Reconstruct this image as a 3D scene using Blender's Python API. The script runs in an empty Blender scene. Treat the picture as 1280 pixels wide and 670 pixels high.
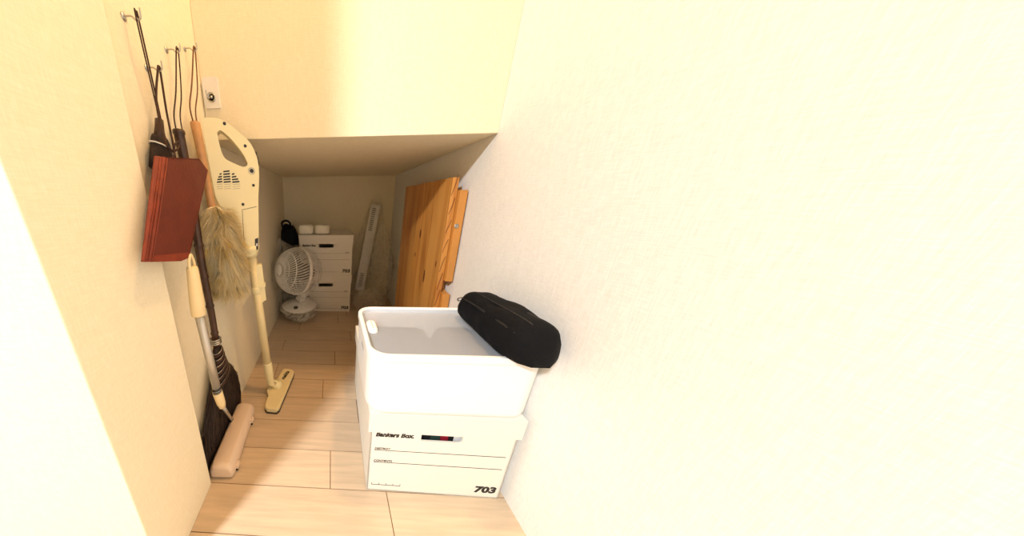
import bpy, bmesh, math, random
from mathutils import Vector, Matrix, noise, geometry
V = Vector
random.seed(7)
SC = bpy.context.scene
COL = SC.collection

# ------------------------------------------------------------------ camera
FPX, CX, CY = 296.08, 398.73, 350.13
TH, PS, RO, CH = .3184, -.0546, .0104, .7203
_F = V((math.sin(PS)*math.cos(TH), math.cos(PS)*math.cos(TH), -math.sin(TH)))
_R0 = V((math.cos(PS), -math.sin(PS), 0)); _D0 = _F.cross(_R0)
_R = math.cos(RO)*_R0 + math.sin(RO)*_D0
_D = -math.sin(RO)*_R0 + math.cos(RO)*_D0
CAMP = V((0, 0, CH))
cam = bpy.data.cameras.new('camera'); camo = bpy.data.objects.new('camera', cam); COL.objects.link(camo)
cam.sensor_width = 36; cam.lens = 36*FPX/1280
cam.shift_x = (640-CX)/1280; cam.shift_y = (CY-335)/1280
cam.clip_start = .01; cam.clip_end = 50
camo.matrix_world = Matrix(((_R.x, -_D.x, -_F.x, 0), (_R.y, -_D.y, -_F.y, 0), (_R.z, -_D.z, -_F.z, CH), (0, 0, 0, 1)))
SC.camera = camo

# room measures (metres)
XL, XR, YH, YB, ZC = -.3526, .4436, .749, 1.815, .8907
XE, YE, YO = -.319, .42, .237      # near jamb: face X, inner edge Y, outer edge Y
ROOMH = 2.4

def ray(u, v): return _R*((u-CX)/FPX) + _D*((v-CY)/FPX) + _F
def onX(u, v, X): d = ray(u, v); return CAMP + d*(X/d.x)
def onY(u, v, Y): d = ray(u, v); return CAMP + d*(Y/d.y)
def onZ(u, v, Z): d = ray(u, v); return CAMP + d*((Z-CH)/d.z)
def onP(u, v, p, n): d = ray(u, v); return CAMP + d*((p-CAMP).dot(n)/d.dot(n))

# ------------------------------------------------------------------ materials
def srgb(r, g, b):
    f = lambda c: (c/255/12.92) if c/255 <= .04045 else ((c/255+.055)/1.055)**2.4
    return (f(r), f(g), f(b), 1)
def newmat(name):
    m = bpy.data.materials.new(name); m.use_nodes = True
    return m, m.node_tree.nodes, m.node_tree.links, m.node_tree.nodes['Principled BSDF']
def plain(name, col, rough=.5, metal=0, var=.04, scale=30, bump=0, bscale=200, coat=0, sheen=0):
    m, N, L, P = newmat(name)
    P.inputs['Roughness'].default_value = rough; P.inputs['Metallic'].default_value = metal
    P.inputs['Coat Weight'].default_value = coat; P.inputs['Sheen Weight'].default_value = sheen
    tc = N.new('ShaderNodeTexCoord'); no = N.new('ShaderNodeTexNoise'); no.inputs['Scale'].default_value = scale
    no.inputs['Detail'].default_value = 4
    L.new(tc.outputs['Object'], no.inputs['Vector'])
    mx = N.new('ShaderNodeMix'); mx.data_type = 'RGBA'
    c = list(col)
    mx.inputs[6].default_value = [max(0, x*(1-var*2)) for x in c[:3]]+[1]
    mx.inputs[7].default_value = [min(1, x*(1+var)) for x in c[:3]]+[1]
    L.new(no.outputs['Fac'], mx.inputs[0]); L.new(mx.outputs[2], P.inputs['Base Color'])
    if bump:
        n2 = N.new('ShaderNodeTexNoise'); n2.inputs['Scale'].default_value = bscale; n2.inputs['Detail'].default_value = 3
        L.new(tc.outputs['Object'], n2.inputs['Vector'])
        b = N.new('ShaderNodeBump'); b.inputs['Strength'].default_value = bump; b.inputs['Distance'].default_value = .002
        L.new(n2.outputs['Fac'], b.inputs['Height']); L.new(b.outputs['Normal'], P.inputs['Normal'])
    return m
def wallpaper(name='cream_wallpaper', c0=srgb(236, 223, 192), c1=srgb(246, 235, 209), bmp=.15):
    m, N, L, P = newmat(name)
    P.inputs['Roughness'].default_value = .85
    tc = N.new('ShaderNodeTexCoord')
    outs = []
    for sc in ((900, 900, 90), (90, 90, 900)):
        mp = N.new('ShaderNodeMapping'); mp.inputs['Scale'].default_value = sc; L.new(tc.outputs['Object'], mp.inputs['Vector'])
        no = N.new('ShaderNodeTexNoise'); no.inputs['Scale'].default_value = .55; no.inputs['Detail'].default_value = 2
        L.new(mp.outputs['Vector'], no.inputs['Vector']); outs.append(no.outputs['Fac'])
    ad = N.new('ShaderNodeMath'); ad.operation = 'ADD'; L.new(outs[0], ad.inputs[0]); L.new(outs[1], ad.inputs[1])
    b = N.new('ShaderNodeBump'); b.inputs['Strength'].default_value = bmp; b.inputs['Distance'].default_value = .0008
    L.new(ad.outputs[0], b.inputs['Height']); L.new(b.outputs['Normal'], P.inputs['Normal'])
    mr = N.new('ShaderNodeMapRange'); mr.inputs[1].default_value = .6; mr.inputs[2].default_value = 1.4
    L.new(ad.outputs[0], mr.inputs[0])
    mx = N.new('ShaderNodeMix'); mx.data_type = 'RGBA'
    mx.inputs[6].default_value = c0; mx.inputs[7].default_value = c1
    L.new(mr.outputs[0], mx.inputs[0]); L.new(mx.outputs[2], P.inputs['Base Color'])
    return m
def attr_mat(name, rough=.45, grain=None, coat=0, bump=0, spec=.5):
    """colour comes from the mesh's per-face colour attribute; optional fine grain"""
    m, N, L, P = newmat(name)
    P.inputs['Roughness'].default_value = rough; P.inputs['Coat Weight'].default_value = coat
    P.inputs['Specular IOR Level'].default_value = spec
    a = N.new('ShaderNodeAttribute'); a.attribute_name = 'tint'
    if grain:
        tc = N.new('ShaderNodeTexCoord'); mp = N.new('ShaderNodeMapping'); mp.inputs['Scale'].default_value = grain
        L.new(tc.outputs['Object'], mp.inputs['Vector'])
        no = N.new('ShaderNodeTexNoise'); no.inputs['Scale'].default_value = 1; no.inputs['Detail'].default_value = 6
        L.new(mp.outputs['Vector'], no.inputs['Vector'])
        r = N.new('ShaderNodeMapRange'); r.inputs[1].default_value = .3; r.inputs[2].default_value = .7
        r.inputs[3].default_value = .86; r.inputs[4].default_value = 1.06; L.new(no.outputs['Fac'], r.inputs[0])
        mx = N.new('ShaderNodeVectorMath'); mx.operation = 'SCALE'
        L.new(a.outputs['Color'], mx.inputs[0]); L.new(r.outputs[0], mx.inputs['Scale']); L.new(mx.outputs[0], P.inputs['Base Color'])
    else: L.new(a.outputs['Color'], P.inputs['Base Color'])
    return m
def pine(name, along='Z', knots=True):
    """knotty pine: long grain, darker growth lines, a few dark knots; the texture sits on object space"""
    m, N, L, P = newmat(name)
    P.inputs['Roughness'].default_value = .38; P.inputs['Coat Weight'].default_value = .25
    tc = N.new('ShaderNodeTexCoord')
    mp = N.new('ShaderNodeMapping'); mp.inputs['Scale'].default_value = (9, 9, .8)
    L.new(tc.outputs['Object'], mp.inputs['Vector'])
    n1 = N.new('ShaderNodeTexNoise'); n1.inputs['Scale'].default_value = 2.2; n1.inputs['Detail'].default_value = 2; n1.inputs['Distortion'].default_value = .6
    L.new(mp.outputs['Vector'], n1.inputs['Vector'])
    mul = N.new('ShaderNodeMath'); mul.operation = 'MULTIPLY'; mul.inputs[1].default_value = 4.5; L.new(n1.outputs['Fac'], mul.inputs[0])
    fr = N.new('ShaderNodeMath'); fr.operation = 'PINGPONG'; fr.inputs[1].default_value = 1; L.new(mul.outputs[0], fr.inputs[0])
    cr = N.new('ShaderNodeValToRGB'); e = cr.color_ramp.elements
    e[0].position = 0; e[0].color = srgb(188, 118, 50); e[1].position = .25; e[1].color = srgb(208, 142, 66)
    x = e.new(.9); x.color = srgb(220, 156, 78)
    L.new(fr.outputs[0], cr.inputs[0])
    a = N.new('ShaderNodeAttribute'); a.attribute_name = 'tint'
    mx = N.new('ShaderNodeMix'); mx.data_type = 'RGBA'; mx.blend_type = 'MULTIPLY'; mx.inputs[0].default_value = 1
    L.new(cr.outputs[0], mx.inputs[6]); L.new(a.outputs['Color'], mx.inputs[7])
    L.new(mx.outputs[2], P.inputs['Base Color'])
    return m
def film(name, col=(1, 1, 1, 1), dens=.3, rough=.25):
    m, N, L, P = newmat(name)
    P.inputs['Base Color'].default_value = col; P.inputs['Roughness'].default_value = rough
    P.inputs['Specular IOR Level'].default_value = .8
    tr = N.new('ShaderNodeBsdfTransparent'); mix = N.new('ShaderNodeMixShader')
    tc = N.new('ShaderNodeTexCoord'); no = N.new('ShaderNodeTexNoise'); no.inputs['Scale'].default_value = 22; no.inputs['Detail'].default_value = 5
    no.inputs['Distortion'].default_value = 1.5
    L.new(tc.outputs['Object'], no.inputs['Vector'])
    r = N.new('ShaderNodeMapRange'); r.inputs[1].default_value = .35; r.inputs[2].default_value = .7
    r.inputs[3].default_value = dens*.35; r.inputs[4].default_value = dens*1.6; L.new(no.outputs['Fac'], r.inputs[0])
    L.new(r.outputs[0], mix.inputs[0]); L.new(tr.outputs[0], mix.inputs[1]); L.new(P.outputs[0], mix.inputs[2])
    b = N.new('ShaderNodeBump'); b.inputs['Strength'].default_value = .35; b.inputs['Distance'].default_value = .0012
    L.new(no.outputs['Fac'], b.inputs['Height']); L.new(b.outputs['Normal'], P.inputs['Normal'])
    L.new(mix.outputs[0], N['Material Output'].inputs['Surface'])
    return m

M = dict(
    wall=wallpaper(),
    wallwhite=wallpaper('white_woven_wallpaper', srgb(230, 227, 221), srgb(246, 244, 240), .35),
    hall=plain('brown_hall_bounce', srgb(142, 124, 90), .7),  # unseen hall surfaces; brown invented to cut and warm the bounced light
    floor=attr_mat('laminate_planks', .32, (6, 90, 6), 0.1),
    groove=plain('plank_groove', srgb(120, 84, 52), .8),
    card=plain('white_cardboard', srgb(238, 233, 222), .75, var=.02, scale=60, bump=.1),
    ink=plain('black_print', srgb(28, 26, 26), .6),
    inkgrey=plain('grey_print', srgb(120, 112, 100), .7),
    ivory=plain('ivory_plastic', srgb(238, 224, 176), .32, var=.02, coat=.2),
    ivory2=plain('ivory_soft_plastic', srgb(232, 214, 166), .4, var=.02),
    black=plain('black_plastic', srgb(22, 20, 20), .4),
    rubber=plain('dark_rubber', srgb(70, 60, 52), .7),
    steel=plain('brushed_steel', srgb(190, 188, 184), .35, metal=1, var=.05),
    alu=plain('grey_aluminium_tube', srgb(196, 192, 184), .38, metal=.7, var=.03),
    polewood=plain('light_bamboo', srgb(192, 142, 92), .45, var=.15, scale=70, bump=.1),
    darkwood=plain('dark_bamboo', srgb(74, 46, 30), .35, var=.46, scale=28, bump=.2),
    bristlecore=plain('dark_bristle', srgb(44, 28, 20), .8, var=.4, scale=120, bump=.8, bscale=400),
    bristle=attr_mat('dark_bristle_strands', .6),
    wool=attr_mat('cream_wool_strands', .85, spec=.1),
    red=plain('red_brown_lacquered_paper', srgb(104, 40, 24), .62, var=.2, scale=25, bump=.3, bscale=160, coat=.1),
    redfold=plain('red_brown_folded_paper', srgb(138, 54, 30), .6, var=.25, scale=40, bump=.3),
    cord=plain('dark_brown_cord', srgb(58, 34, 24), .8),
    cordtan=plain('brown_cord', srgb(112, 70, 40), .8),
    beige=plain('beige_plastic', srgb(226, 200, 176), .42, var=.02),
    grip=plain('cream_grip', srgb(238, 214, 166), .5, var=.02),
    whitep=plain('white_plastic', srgb(236, 232, 226), .4, var=.02),
    greyp=plain('grey_fan_plastic', srgb(112, 104, 96), .5),
    boxp=plain('white_soft_polyethylene', srgb(246, 245, 243), .42, var=.01),
    paper=plain('white_crinkled_wrap', srgb(244, 240, 224), .5, var=.03, bump=.9, bscale=90),
    cloth=plain('black_nylon', srgb(10, 11, 15), .85, var=.15, scale=120, bump=.4, bscale=300),
    zipc=plain('black_zip_tape', srgb(14, 14, 17), .6),
    greycloth=plain('slate_cloth', srgb(58, 66, 90), .9, var=.3, scale=20),
    pinkcloth=plain('pale_pink_cloth', srgb(232, 196, 190), .9, var=.1, scale=20),
    pine=pine('knotty_pine'),
    knot=plain('pine_knot', srgb(104, 50, 20), .5, var=.3, scale=80),
    board=plain('pale_pine_board', srgb(214, 146, 70), .42, var=.12, scale=14),
    notch=plain('dark_cut_wood', srgb(90, 52, 26), .7),
    film=film('thin_plastic_film', srgb(240, 234, 220), dens=.11),
    thin=film('sheer_plastic_film', srgb(225, 220, 205), dens=.05, rough=.3),
    haze=film('milky_plastic_film', srgb(232, 228, 214), dens=.16, rough=.35),
    foldp=film('folded_plastic_film', srgb(235, 228, 214), dens=.5, rough=.3),
    redf=plain('red_card', srgb(150, 24, 44), .6), blackf=plain('black_card', srgb(26, 26, 30), .6),
    greenf=plain('dark_green_card', srgb(40, 66, 58), .6), whitef=plain('white_card', srgb(240, 238, 236), .6),
)
def lidmat():
    m, N, L, P = newmat('milky_translucent_lid')
    P.inputs['Base Color'].default_value = srgb(232, 238, 246); P.inputs['Roughness'].default_value = .42
    tr = N.new('ShaderNodeBsdfTransparent'); tl = N.new('ShaderNodeBsdfTranslucent'); tl.inputs['Color'].default_value = srgb(235, 240, 248)
    a = N.new('ShaderNodeMixShader'); a.inputs[0].default_value = .3
    b = N.new('ShaderNodeMixShader'); b.inputs[0].default_value = .66
    L.new(P.outputs[0], a.inputs[1]); L.new(tl.outputs[0], a.inputs[2])
    L.new(a.outputs[0], b.inputs[1]); L.new(tr.outputs[0], b.inputs[2])
    L.new(b.outputs[0], N['Material Output'].inputs['Surface'])
    return m
M['lid'] = lidmat()
M['cloth'].node_tree.nodes['Principled BSDF'].inputs['Specular IOR Level'].default_value = .2

# ------------------------------------------------------------------ object helpers
def tag(o, label=None, cat=None, group=None, kind=None):
    if label: o['label'] = label
    if cat: o['category'] = cat
    if group: o['group'] = group
    if kind: o['kind'] = kind
    return o
def thing(name, loc, label, cat, group=None):
    o = bpy.data.objects.new(name, None); COL.objects.link(o); o.location = loc; o.empty_display_size = .05
    return tag(o, label, cat, group)
def wloc(o):
    p = V((0, 0, 0))
    while o: p += V(o.location); o = o.parent
    return p
def obj(name, bm, mat, parent=None, smooth=False, bevel=0, seg=2, label=None, local=False, sub=0):
    """bm in world coordinates (local=False) -> ONE mesh object; its verts are moved to its parent's frame"""
    bmesh.ops.recalc_face_normals(bm, faces=bm.faces)
    me = bpy.data.meshes.new(name)
    if parent is not None and not local: bm.transform(Matrix.Translation(-wloc(parent)))
    off = V((0, 0, 0))
    if parent is None and not local and len(bm.verts):
        xs = [v.co for v in bm.verts]
        off = V(((min(c.x for c in xs)+max(c.x for c in xs))/2, (min(c.y for c in xs)+max(c.y for c in xs))/2, min(c.z for c in xs)))
        bm.transform(Matrix.Translation(-off))
    bm.to_mesh(me); bm.free()
    for m in (mat if isinstance(mat, (list, tuple)) else [mat]): me.materials.append(m)
    o = bpy.data.objects.new(name, me); COL.objects.link(o)
    if parent is not None: o.parent = parent
    o.location = off
    if smooth:
        for p in me.polygons: p.use_smooth = True
    if sub:
        s = o.modifiers.new('sub', 'SUBSURF'); s.levels = sub; s.render_levels = sub
    if bevel:
        b = o.modifiers.new('bev', 'BEVEL'); b.width = bevel; b.segments = seg; b.limit_method = 'ANGLE'; b.angle_limit = math.radians(35)
        for p in me.polygons: p.use_smooth = True
        w = o.modifiers.new('wn', 'WEIGHTED_NORMAL'); w.keep_sharp = True
    if label: o['label'] = label
    return o
def B(): return bmesh.new()
def box(bm, a, b, mt=None, mi=0):
    (x0, y0, z0), (x1, y1, z1) = a, b
    vs = [bm.verts.new(V(c)) for c in ((x0, y0, z0), (x1, y0, z0), (x1, y1, z0), (x0, y1, z0), (x0, y0, z1), (x1, y0, z1), (x1, y1, z1), (x0, y1, z1))]
    fs = [bm.faces.new([vs[i] for i in f]) for f in ((0, 3, 2, 1), (4, 5, 6, 7), (0, 1, 5, 4), (1, 2, 6, 5), (2, 3, 7, 6), (3, 0, 4, 7))]
    for f in fs: f.material_index = mi
    if mt is not None:
        for v in vs: v.co = mt @ v.co
    return fs
def prism(bm, loops, w0, w1, mt=Matrix()):
    """2D loops (first outer, rest holes) extruded from w0 to w1 along local z, then mt"""
    tess = geometry.tessellate_polygon([[V((x, y, 0)) for x, y in l] for l in loops])
    flat = [p for l in loops for p in l]
    lo = [bm.verts.new(mt @ V((x, y, w0))) for x, y in flat]; hi = [bm.verts.new(mt @ V((x, y, w1))) for x, y in flat]
    for t in tess:
        try: bm.faces.new([lo[i] for i in t]); bm.faces.new([hi[i] for i in reversed(t)])
        except ValueError: pass
    k = 0
    for l in loops:
        n = len(l)
        for i in range(n):
            a, b = k+i, k+(i+1) % n
            bm.faces.new([lo[a], lo[b], hi[b], hi[a]])
        k += n
def tube(bm, pts, r, n=12, caps=True, closed=False):
    pts = [V(p) for p in pts]; m = len(pts)
    rs = r if isinstance(r, (list, tuple)) else [r]*m
    rings = []; up = None
    for i, p in enumerate(pts):
        if closed: t = pts[(i+1) % m]-pts[i-1]
        else: t = pts[min(i+1, m-1)]-pts[max(i-1, 0)]
        t.normalize()
        if up is None: up = t.orthogonal().normalized()
        up = (up - t*up.dot(t)).normalized(); s = t.cross(up)
        rings.append([bm.verts.new(p + (up*math.cos(2*math.pi*k/n) + s*math.sin(2*math.pi*k/n))*rs[i]) for k in range(n)])
    for i in range(m if closed else m-1):
        a, b = rings[i], rings[(i+1) % m]
        for k in range(n): bm.faces.new([a[k], a[(k+1) % n], b[(k+1) % n], b[k]])
    if caps and not closed: bm.faces.new(rings[0][::-1]); bm.faces.new(rings[-1])
def loft(bm, loops, cap0=True, cap1=True):
    rings = [[bm.verts.new(V(p)) for p in l] for l in loops]; n = len(rings[0])
    for a, b in zip(rings, rings[1:]):
        for k in range(n): bm.faces.new([a[k], a[(k+1) % n], b[(k+1) % n], b[k]])
    if cap0: bm.faces.new(rings[0][::-1])
    if cap1: bm.faces.new(rings[-1])
    return rings
def lathe(bm, prof, mt=Matrix(), n=32):
    """prof: (r, z) pairs from one pole to the other"""
    loft(bm, [[mt @ V((max(r, 1e-5)*math.cos(2*math.pi*k/n), max(r, 1e-5)*math.sin(2*math.pi*k/n), z)) for k in range(n)] for r, z in prof])
def frame(o, x, y, z=None):
    x = V(x).normalized(); z = x.cross(V(y)).normalized() if z is None else V(z).normalized(); y = z.cross(x)
    return Matrix(((x.x, y.x, z.x, o[0]), (x.y, y.y, z.y, o[1]), (x.z, y.z, z.z, o[2]), (0, 0, 0, 1)))
def rrect(x0, y0, x1, y1, r, n=6):
    out = []
    for cx, cy, a in ((x1-r, y0+r, -90), (x1-r, y1-r, 0), (x0+r, y1-r, 90), (x0+r, y0+r, 180)):
        for k in range(n+1):
            t = math.radians(a+90*k/n); out.append((cx+r*math.cos(t), cy+r*math.sin(t)))
    return out
def bez(pts, n=8):
    """Catmull-Rom through the points"""
    out = []; P = [V(p) for p in pts]; m = len(P)
    for i in range(m-1):
        a, b, c, d = P[max(i-1, 0)], P[i], P[i+1], P[min(i+2, m-1)]
        for k in range(n):
            t = k/n; out.append(.5*((2*b)+(c-a)*t+(2*a-5*b+4*c-d)*t*t+(3*b-a-3*c+d)*t**3))
    out.append(P[-1]); return out
def text_bm(s, size, mt, ext=.0002, bold=0, shear=0, sx=1, align='LEFT'):
    cu = bpy.data.curves.new('t', 'FONT'); cu.body = s; cu.size = size; cu.extrude = ext; cu.offset = bold; cu.shear = shear
    cu.align_x = align; cu.resolution_u = 3
    o = bpy.data.objects.new('t', cu); COL.objects.link(o)
    bpy.context.view_layer.update()
    me = bpy.data.meshes.new_from_object(o.evaluated_get(bpy.context.evaluated_depsgraph_get()))
    bm = B(); bm.from_mesh(me); bm.transform(Matrix.Diagonal((sx, 1, 1, 1))); bm.transform(mt)
    bpy.data.objects.remove(o); bpy.data.meshes.remove(me); bpy.data.curves.remove(cu)
    return bm
def join(a, b):
    me = bpy.data.meshes.new('j'); b.to_mesh(me); a.from_mesh(me); b.free(); bpy.data.meshes.remove(me); return a
def tint(o, fn):
    me = o.data; at = me.color_attributes.new('tint', 'FLOAT_COLOR', 'CORNER')
    for p in me.polygons:
        for li in p.loop_indices:
            at.data[li].color = fn(p, me.loops[li].vertex_index)
def struct(name, bm, mat, **k): return tag(obj(name, bm, mat, local=True, **k), kind='structure')

# ------------------------------------------------------------------ the room
T = .1
bm = B(); box(bm, (XL-T, YE, 0), (XL, YB+T, ROOMH)); struct('wall_left', bm, M['wall'])
bm = B(); box(bm, (-2.7, YO, 0), (XE, YE, ROOMH)); struct('wall_doorway', bm, M['wall'], bevel=.003)
bm = B(); box(bm, (XR, -2.7, 0), (XR+T, YB+T, ROOMH)); struct('wall_right', bm, M['wallwhite'])
bm = B(); box(bm, (XL, YB, 0), (XR, YB+T, ZC)); struct('wall_back', bm, M['wall'])
bm = B(); box(bm, (XL, YH, ZC), (XR, YB+T, ROOMH)); struct('wall_upper', bm, M['wall'], bevel=.002)
bm = B(); box(bm, (-2.8, -2.8, 0), (-2.7, YE, ROOMH)); struct('wall_outer_left', bm, M['hall'])
bm = B(); box(bm, (-2.7, -2.8, 0), (XR+T, -2.7, ROOMH)); struct('wall_outer_back', bm, M['hall'])
bm = B(); box(bm, (-2.8, YE, ROOMH), (XR+T, YB+T, ROOMH+.1)); struct('ceiling', bm, M['wall'])
bm = B(); box(bm, (-2.8, -2.8, ROOMH), (XR+T, YE, ROOMH+.1)); struct('ceiling_hall', bm, M['hall'])
bm = B(); box(bm, (XE, YO, 2.05), (XR, YE, ROOMH)); struct('wall_doorway_lintel', bm, M['wall'])

# floor: planks 101 mm wide running across, short joints where the photo shows them
S0, PW = .4228, .1009
known = {9: [-.19], 7: [-.25], 6: [.02], 5: [.36], 4: [-.031], 3: [.098], 1: [.001]}
bm = B(); box(bm, (-2.8, -2.8, -.05), (XR+T, YB+T, -.0012), mi=1)
cols = []
rr = random.Random(3)
for n in range(-31, 15):
    y0 = S0+(n-1)*PW; y1 = y0+PW
    if y0 > YB+.05: break
    js = [k for k in known.get(n, [rr.uniform(-.6, -.45)])]
    x = min(js)
    while x > -2.7: js.append(x-.606); x -= .606
    x = max(js)
    while x < XR: js.append(x+.606); x += .606
    js = sorted(js)
    for a, b in zip(js, js[1:]):
        if b < -2.75 or a > XR+.05: continue
        g = .0014
        t = rr.uniform(-.05, .05)
        c = (.63*(1+t), .475*(1+t), .325*(1+t*.8), 1)
        for f in box(bm, (a+g*.8, y0+g*.6, -.004), (b-g*.8, y1-g*.6, 0)): cols.append((f, c))
bm.faces.index_update()
cmap = {f.index: c for f, c in cols}
fl = struct('floor', bm, [M['floor'], M['groove']])
# face order is kept by to_mesh
tint(fl, lambda p, v: cmap.get(p.index, (.2, .12, .07, 1)))

# small white wall plate with a round socket, high on the wall over the recess
def wall_plate():
    c0 = onY(276.7, 136, YH); x1 = c0.x; z0 = c0.z; x0 = x1-.042; z1 = z0+.07
    t = thing('wall_plate', ((x0+x1)/2, YH, z0), 'small white wall plate with round socket above the recess opening, by the corner', 'wall plate')
    mt = frame((0, YH, 0), (1, 0, 0), (0, 0, 1))
    bm = B(); prism(bm, [rrect(x0, z0, x1, z1, .004)], 0, .006, mt); obj('plate', bm, M['whitep'], t, bevel=.0015)
    cz = z0+.0195+.005; cx = (x0+x1)/2
    bm = B(); lathe(bm, [(.0, .005), (.011, .005), (.012, .0075), (.009, .0085), (.008, .006), (0, .006)], frame((cx, YH, cz), (1, 0, 0), (0, 0, 1)), 24); obj('socket_ring', bm, M['steel'], t, smooth=True)
    bm = B(); lathe(bm, [(0, .006), (.004, .006), (.004, .009), (0, .0095)], frame((cx, YH, cz), (1, 0, 0), (0, 0, 1)), 16); obj('socket_pin', bm, M['steel'], t, smooth=True)
wall_plate()

# ------------------------------------------------------------------ storage boxes
BW, BH = .3412, .2616
LIDH = .055
def storage_box(L, label, group, kind, front=False):
    """origin: middle of the base of the FRONT face; x across, y backwards"""
    t = thing('storage_box', (0, 0, 0), label, 'box', group)
    w = BW/2-.006; th = .004; hb = BH-.006
    bm = B()
    hz0, hz1 = BH-LIDH-.0235, BH-LIDH-.002
    mtF = frame((0, .004, 0), (1, 0, 0), (0, 0, 1))      # local z -> -y
    hole = rrect(-.047, hz0-.001, .047, BH-LIDH+.014, .006, 4)
    for y in (.004, L-.004-th):
        prism(bm, [[(-w, 0), (w, 0), (w, hb), (-w, hb)], hole], -th, 0, frame((0, y, 0), (1, 0, 0), (0, 0, 1)))
    box(bm, (-w, .004, 0), (-w+th, L-.004, hb)); box(bm, (w-th, .004, 0), (w, L-.004, hb)); box(bm, (-w, .004, 0), (w, L-.004, th))
    obj('body', bm, M['card'], t, local=True)
    bm = B(); W2 = BW/2
    R_ = lambda q, z: [V(p) for p in ((-W2+q, q, z), (W2-q, q, z), (W2-q, L-q, z), (-W2+q, L-q, z))]
    loft(bm, [R_(.003, BH-LIDH), R_(0, BH-LIDH), R_(0, BH), R_(.05, BH)], False, True)
    loft(bm, [R_(.003, BH-LIDH), R_(.003, BH-.004)], False, True)
    bmesh.ops.remove_doubles(bm, verts=bm.verts, dist=1e-6)
    obj('lid', bm, M['card'], t, local=True)
    # printing
    mt = lambda x, z: frame((x, .0038, z), (1, 0, 0), (0, 0, 1))
    zt = BH-LIDH
    obj('printed_logo', text_bm('Bankers Box.', .0185, mt(-w+.012, zt-.0165), .0002, .0009, .25, .90), M['ink'], t, local=True)
    bm = B()
    z1, z2, z3 = zt-.062, zt-.103, .022
    for z, a, b in ((z1, -w+.012, w-.012), (z2, -w+.012, w-.012)):
        box(bm, (a, .0034, z), (b, .0042, z+.0011))
    x = -w+.012
    box(bm, (x, .0034, z3), (w-.07 if not front else -w+.085, .0042, z3+.0010))
    for k in range(5): box(bm, (x+k*.018, .0034, z3), (x+k*.018+.001, .0042, z3+.007))
    obj('printed_lines', bm, M['inkgrey'] if not front else M['ink'], t, local=True)
    words = [('DESTROY', -w+.012, z1+.003), ('CONTENTS', -w+.012, z2+.003)]
    if not front: words.append(('DATE', w-.042, z1+.004))
    for wd, x_, z_ in words: obj('printed_word', text_bm(wd, .0085, mt(x_, z_), .0002, .0002, .2), M['ink'], t, local=True)
    obj('printed_number', text_bm('703', .029, mt(w-.010, .020), .0002, .0014, .1, 1.2, 'RIGHT'), M['ink'], t, local=True)
    return t
def dup(root, loc):
    r = root.copy(); COL.objects.link(r); r.location = loc
    for ch in list(root.children):
        c = ch.copy(); COL.objects.link(c); c.parent = r
    return r
XB = .1365-BW/2; YBX = 1.488
b_low = storage_box(.322, 'white cardboard storage box with lid on the floor at the back, bottom of the stack', 'storage boxes stacked at the back', 0)
b_low.location = (XB-.003, YBX, .0003)
b_up = dup(b_low, (XB, YBX, BH+.0008))
b_up['label'] = 'white cardboard storage box with lid at the back, stacked on top of another box'
fb = storage_box(.4066, 'white cardboard storage box in the foreground, under the white plastic container', None, 1, True)
fb.rotation_euler.z = -.0162
fb.location = (.0895+BW/2*math.cos(.0162), .4214-BW/2*.0162, .0003)
# folders glimpsed through the handle hole of the foreground box
def folder(name, label, mat, x0, x1, dy, z1=.212):
    bm = B(); c = fb.location
    box(bm, (c.x+x0, c.y+.0165+dy, .0045), (c.x+x1, c.y+.0195+dy, z1)); box(bm, (c.x+x0, c.y+.0215+dy, .0045), (c.x+x1, c.y+.0235+dy, z1-.004))
    box(bm, (c.x+x0, c.y+.0165+dy, .0045), (c.x+x1, c.y+.0235+dy, .008))
    tag(obj(name, bm, mat), label, 'folder')
folder('folder', 'black folder at the left of the handle hole in the foreground box', M['blackf'], -.15, -.020, 0)
folder('folder', 'dark green folder standing in the foreground box behind its handle hole', M['greenf'], -.019, .003, 0)
folder('folder', 'dark red folder seen at the middle of the foreground box handle hole', M['redf'], .004, .022, 0)
folder('folder', 'black slim folder right of the red one in the foreground box', M['blackf'], .023, .034, 0)
folder('folder', 'white folder at the right end of the foreground box handle hole', M['whitef'], .035, .10, 0)

# two small white wrapped rolls on the top box at the back
def wrapped_pack(px, label, seed):
    t = thing('wrapped_pack', (px, YBX+.055, 2*BH+.001), label, 'pack', 'white wrapped packs on the back boxes')
    bm = B(); bmesh.ops.create_grid(bm, x_segments=1, y_segments=1, size=.01); bm.clear()
    secs = []
    n = 28
    for i in range(11):
        u = i/10; x = -.047+.094*u
        e = 1-abs(2*u-1)**5*.28
        ring = []
        for k in range(n):
            a = 2*math.pi*k/n
            c, s = math.cos(a), math.sin(a)
            rr_ = 1/((abs(c)**5+abs(s)**5)**.2)
            p = V((x, c*rr_*.04*e, .031+s*rr_*.031*e))
            d = noise.noise(p*60+V((seed, 0, 0)))*.0018
            ring.append(p+V((d, c*d, s*d*.6)))
        secs.append(ring)
    loft(bm, secs)
    lo = min(v.co.z for v in bm.verts)
    for v in bm.verts: v.co.z -= lo
    obj('roll', bm, M['paper'], t, smooth=True, local=True)
    bm = B()
    tube(bm, [V((x_, -.0405+noise.noise(V((x_*90, seed, 0)))*.0006, .031)) for x_ in [(-.042+.0084*i) for i in range(11)]], .0009, 6)
    obj('wrapper_seam', bm, M['paper'], t, smooth=True, local=True)
wrapped_pack(-.1635, 'small white wrapped pack on the upper back box, the left one', 1)
wrapped_pack(-.0610, 'small white wrapped pack on the upper back box, the right one', 5)

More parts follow.
